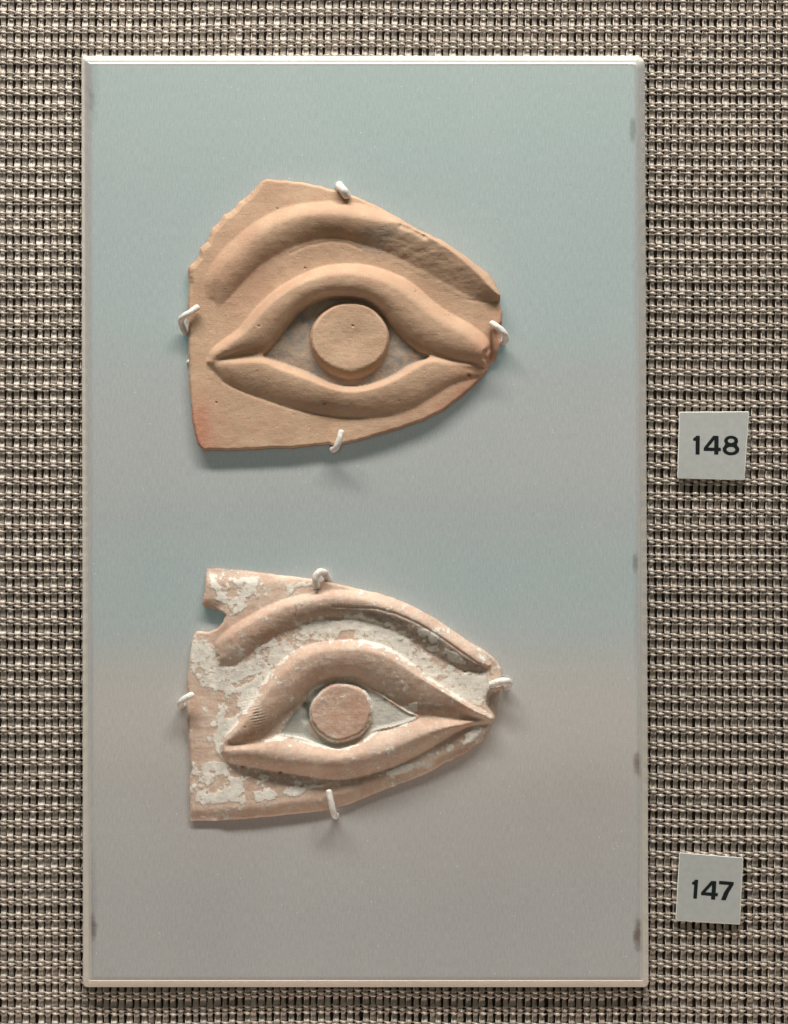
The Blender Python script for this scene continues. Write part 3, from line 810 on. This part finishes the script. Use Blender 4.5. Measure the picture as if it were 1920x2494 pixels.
    pink = 0.6*dm+0.5*np.exp(-((cx-420)**2/140**2+(cy-370)**2/90**2))+0.45*np.exp(-((cx-620)**2/200**2+(cy-560)**2/110**2))
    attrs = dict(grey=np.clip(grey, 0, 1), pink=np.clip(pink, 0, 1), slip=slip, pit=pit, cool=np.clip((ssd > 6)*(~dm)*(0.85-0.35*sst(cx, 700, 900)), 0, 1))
    root = empty('clay_eye', P(840, 1690, 5), 'smaller pinkish terracotta eye relief with flaking white slip and a notched top left corner', 'clay eye', 'terracotta votive eyes on the plate')
    R.finish(root, M_CLAY2, 5, attrs, ['slab', 'eyebrow', 'upper_eyelid', 'lower_eyelid', 'eyeball', 'iris'])
lower_eye()

# ------------------------------------------------------------------ pins
def spline3(pts, per=7):
    p = [Vector(q) for q in pts]; q = [2*p[0]-p[1]]+p+[2*p[-1]-p[-2]]
    out = []
    for i in range(len(p)-1):
        for k in range(per):
            t = k/per; a, b, c, d = q[i:i+4]
            out.append(0.5*((2*b)+(-a+c)*t+(2*a-5*b+4*c-d)*t*t+(-a+3*b-3*c+d)*t**3))
    out.append(p[-1]); return out
def pin(pts, label, r=7.0, flat=1.0):
    r *= 1.1
    rr = random.Random(int(pts[0][0]*7+pts[0][1]))
    pts = [(a, b, c if c < 0 else (c-18 if c > 45 else c*0.62)) for a, b, c in pts]
    path = spline3(pts)
    W = [Vector(P(*p)) for p in path]
    n = len(W); ns = 12; V = []; F = []
    up = Vector((0, -1, 0.13)).normalized()
    T0 = (W[1]-W[0]).normalized()
    ref = T0.cross(Vector((0, 0, 1)) if abs(T0.z) < .8 else Vector((1, 0, 0))).normalized()
    # rounded tip then the wire
    rings = [(W[0]-T0*r*S*0.55, 0.25), (W[0]-T0*r*S*0.48, 0.62), (W[0]-T0*r*S*0.25, 0.9)]+[(w_, 1.0) for w_ in W]
    for i, (c, f) in enumerate(rings):
        j = max(0, min(n-1, i-3)); T = (W[min(n-1, j+1)]-W[max(0, j-1)]).normalized()
        ref = (ref-T*ref.dot(T)).normalized(); bi = T.cross(ref)
        for k in range(ns):
            a = 2*math.pi*k/ns
            q = r*S*f*(1+0.035*math.sin(i*0.9+k)+rr.uniform(-.02, .02))
            V.append(c+ref*math.cos(a)*q+bi*math.sin(a)*q*flat)
    m = len(rings)
    for i in range(m-1):
        for k in range(ns):
            a = i*ns+k; b_ = i*ns+(k+1) % ns; F.append((a, b_, b_+ns, a+ns))
    F.append(tuple(range(ns))[::-1]); F.append(tuple(range((m-1)*ns, m*ns)))
    base = Vector(P(pts[-1][0], pts[-1][1], 0))
    me = bpy.data.meshes.new('holding_pin'); me.from_pydata([tuple(v-base) for v in V], [], F); smooth(me)
    bm = bmesh.new(); bm.from_mesh(me); bmesh.ops.recalc_face_normals(bm, faces=bm.faces); bm.to_mesh(me); bm.free()
    o = link('holding_pin', me, M_PIN); o.location = base
    tag(o, label, 'holding pin', 'bent white pins holding the clay eyes')
    return o
pin([(482,748,60),(462,762,63),(446,772,58),(441,784,40),(450,806,18),(456,812,-4)], 'bent white pin gripping the left edge of the larger, upper clay eye')
pin([(846,477,58),(838,465,67),(829,456,62),(827,453,40),(827,452,-4)], 'stubby white pin hooked over the top edge of the upper clay eye', 9.6)
pin([(1197,787,58),(1213,797,64),(1229,812,60),(1232,826,40),(1226,834,20),(1222,836,-4)], 'bent white pin gripping the right edge of the upper clay eye by its tip')
pin([(832,1051,66),(827,1070,68),(819,1090,62),(811,1096,40),(810,1090,-4)], 'white pin hooked up over the bottom edge of the upper clay eye', 7.0)
pin([(469,1692,62),(455,1699,65),(441,1710,58),(440,1717,40),(448,1718,-4)], 'short white pin gripping the left edge of the lower, flaking clay eye', 7.5)
pin([(772,1428,58),(769,1408,68),(777,1394,68),(790,1395,52),(797,1408,24),(797,1412,-4)], 'curled white pin hooked over the top edge of the lower clay eye', 8.0)
pin([(1196,1668,56),(1214,1661,64),(1234,1659,60),(1241,1664,40),(1236,1672,20),(1230,1674,-4)], 'white pin sticking out over the right edge of the lower clay eye', 8.0)
pin([(801,1927,64),(806,1950,66),(812,1976,62),(817,1988,40),(820,1984,-4)], 'long straight white pin over the bottom edge of the lower clay eye', 7.0)

def peg(x, y, r, h, label):
    bm = bmesh.new()
    bmesh.ops.create_cone(bm, cap_ends=True, segments=20, radius1=r*S, radius2=r*S, depth=h*S)
    bmesh.ops.rotate(bm, verts=bm.verts, matrix=Matrix.Rotation(math.pi/2, 3, 'X'))
    bmesh.ops.translate(bm, verts=bm.verts, vec=(0, -h*S/2, 0))
    bmesh.ops.bevel(bm, geom=[e for e in bm.edges if abs(e.calc_face_angle(0)) > 1], offset=1.2*S, segments=2, affect='EDGES')
    me = bpy.data.meshes.new('support_peg'); bm.to_mesh(me); bm.free(); smooth(me)
    o = link('support_peg', me, M_PIN); o.location = P(x, y, -0.5)
    tag(o, label, 'support peg', 'small white pegs behind the clay eyes')
peg(1197, 879, 6.5, 9, 'tiny white peg peeking out behind the right tip of the upper clay eye')
peg(461, 882, 6.0, 9, 'tiny white peg behind the left edge of the upper clay eye')
peg(1214, 1683, 6.0, 9, 'tiny white peg behind the right tip of the lower clay eye')
peg(462, 1722, 5.0, 9, 'tiny white peg behind the left edge of the lower clay eye')

# ------------------------------------------------------------------ number cards
def poly_curve(contours, h0, h1, xf, name):
    cu = bpy.data.curves.new(name, 'CURVE'); cu.dimensions = '2D'; cu.fill_mode = 'BOTH'
    for c in contours:
        sp = cu.splines.new('POLY'); sp.points.add(len(c)-1); sp.use_cyclic_u = True
        for i, (x, y) in enumerate(c): sp.points[i].co = (x, -y, 0, 1)
    cu.extrude = abs(h1-h0)/2
    o = bpy.data.objects.new('tmp', cu); col.objects.link(o)
    dg = bpy.context.evaluated_depsgraph_get(); dg.update()
    me = bpy.data.meshes.new_from_object(o.evaluated_get(dg))
    bpy.data.objects.remove(o); bpy.data.curves.remove(cu)
    hm = (h0+h1)/2
    for v in me.vertices:
        x, y = xf(v.co.x, -v.co.y)
        v.co = P(x, y, hm+v.co.z)
    me.name = name
    me.update(); return me
def arc(cx, cy, rx, ry, a0, a1, n=22):
    return [(cx+rx*math.cos(math.radians(a0+(a1-a0)*i/n)), cy+ry*math.sin(math.radians(a0+(a1-a0)*i/n))) for i in range(n+1)]
# digits in a box 0..100 high (y down), width noted
def rnd_poly(p, r=3.0):
    out = []
    n = len(p)
    for i in range(n):
        a, b, c = Vector(p[i-1]), Vector(p[i]), Vector(p[(i+1) % n])
        d1 = (a-b); d2 = (c-b); rr = min(r, d1.length*.4, d2.length*.4)
        s0 = b+d1.normalized()*rr; s1 = b+d2.normalized()*rr
        for t in (0, .33, .67, 1): out.append(tuple(s0*(1-t)**2+b*2*t*(1-t)+s1*t*t))
    return out
DIG = {
 '1': ([rnd_poly([(14,100),(14,27),(0,27),(0,14),(10,10),(18,0),(37,0),(37,100)])], 37),
 '4': ([rnd_poly([(56,100),(56,81),(0,81),(0,65),(50,0),(79,0),(79,63),(92,63),(92,81),(79,81),(79,100)]),
        rnd_poly([(23,63),(56,63),(56,22)][::-1], 2)], 92),
 '7': ([rnd_poly([(0,0),(76,0),(76,14),(54,60),(42,100),(17,100),(30,58),(52,18),(0,18)])], 76),
 '8': ([arc(43,26,36,26.5,-215,35)+arc(43,71,43,30,-38,218),
        arc(43,26,16.5,11.5,0,360)[:-1][::-1], arc(43,71,22.5,14.0,0,360)[:-1][::-1]], 86),
}
def card(corners, h0, h1, digits, text_rows, label, tilt):
    (x0, y0), (x1, y1), (x2, y2), (x3, y3) = corners
    mx, my = (x0+x1+x2+x3)/4, (y0+y1+y2+y3)/4
    root = empty('number_card', P(mx, my, h0), label, 'number card', 'numbered cards on the woven wall')
    # card body with slightly rounded worn corners
    ring = rnd_poly(corners, 3.5)
    ring2 = []
    for i in range(len(ring)):
        a = Vector(ring[i]); b = Vector(ring[(i+1) % len(ring)])
        L = (b-a).length; k = max(1, int(L/9))
        for j in range(k):
            q = a+(b-a)*(j/k); ring2.append((q.x+rnd.uniform(-.45, .45), q.y+rnd.uniform(-.45, .45)))
    n = len(ring2)
    V = []; F = []; mi = []
    cxv, cyv = mx, my
    for ins, h in ((0, h0), (0, h1-1.6), (1.0, h1-0.3), (2.2, h1)):
        for (x, y) in ring2:
            d = Vector((cxv-x, cyv-y)).normalized(); V.append(P(x+d.x*ins, y+d.y*ins, h+tilt*(y-my)))
    for lv in range(3):
        for i in range(n):
            a = lv*n+i; b_ = lv*n+(i+1) % n; F.append((a, b_, b_+n, a+n)); mi.append(1)
    F.append(tuple(range(3*n, 4*n))); mi.append(0); F.append(tuple(range(n))[::-1]); mi.append(1)
    me = bpy.data.meshes.new('card'); me.from_pydata(V, [], F)
    me.materials.append(M_CARD); me.materials.append(M_CARDEDGE)
    me.polygons.foreach_set('material_index', mi)
    bm = bmesh.new(); bm.from_mesh(me); bmesh.ops.recalc_face_normals(bm, faces=bm.faces); bm.to_mesh(me); bm.free()
    link('card', me, None, root)
    for ch, (tx, ty, wpx, hpx, rot) in zip(digits, text_rows):
        cont, wd = DIG[ch]
        def xf(x, y, tx=tx, ty=ty, wpx=wpx, hpx=hpx, rot=rot, wd=wd):
            u = x/wd*wpx; v = y/100*hpx
            c, s_ = math.cos(rot), math.sin(rot)
            return tx+u*c-v*s_, ty+u*s_+v*c
        md = poly_curve(cont, h1-0.2, h1+0.35, xf, 'numeral')
        if tilt:
            for v in md.vertices:
                yy = CY-v.co.z/S; v.co.y -= tilt*(yy-my)*S
        link('numeral', md, M_INK, root)
c4 = 0.23795
def q4(x, y): return (1520+x*c4, 960+y*c4)
card([q4(566,180), q4(1282,176), q4(1236,882), q4(545,864)], -38, -24, '148',
     [(*q4(708,424), 16.5, 46, 0.01), (*q4(818,424), 42, 46, 0.01), (*q4(1012,424), 41, 47, 0.02)],
     'square grey card numbered 148 on the woven wall, right of the upper clay eye', 0.0)
def q5(x, y): return (1520+x*c4, 2040+y*c4)
card([q5(566,152), q5(1222,204), q5(1188,892), q5(526,850)], -38, -26, '147',
     [(*q5(700,428), 14.5, 46, 0.075), (*q5(800,436), 41, 45, 0.075), (*q5(975,442), 36, 46, 0.085)],
     'slightly tilted grey card numbered 147 on the woven wall, near the bottom right corner', 0.0)
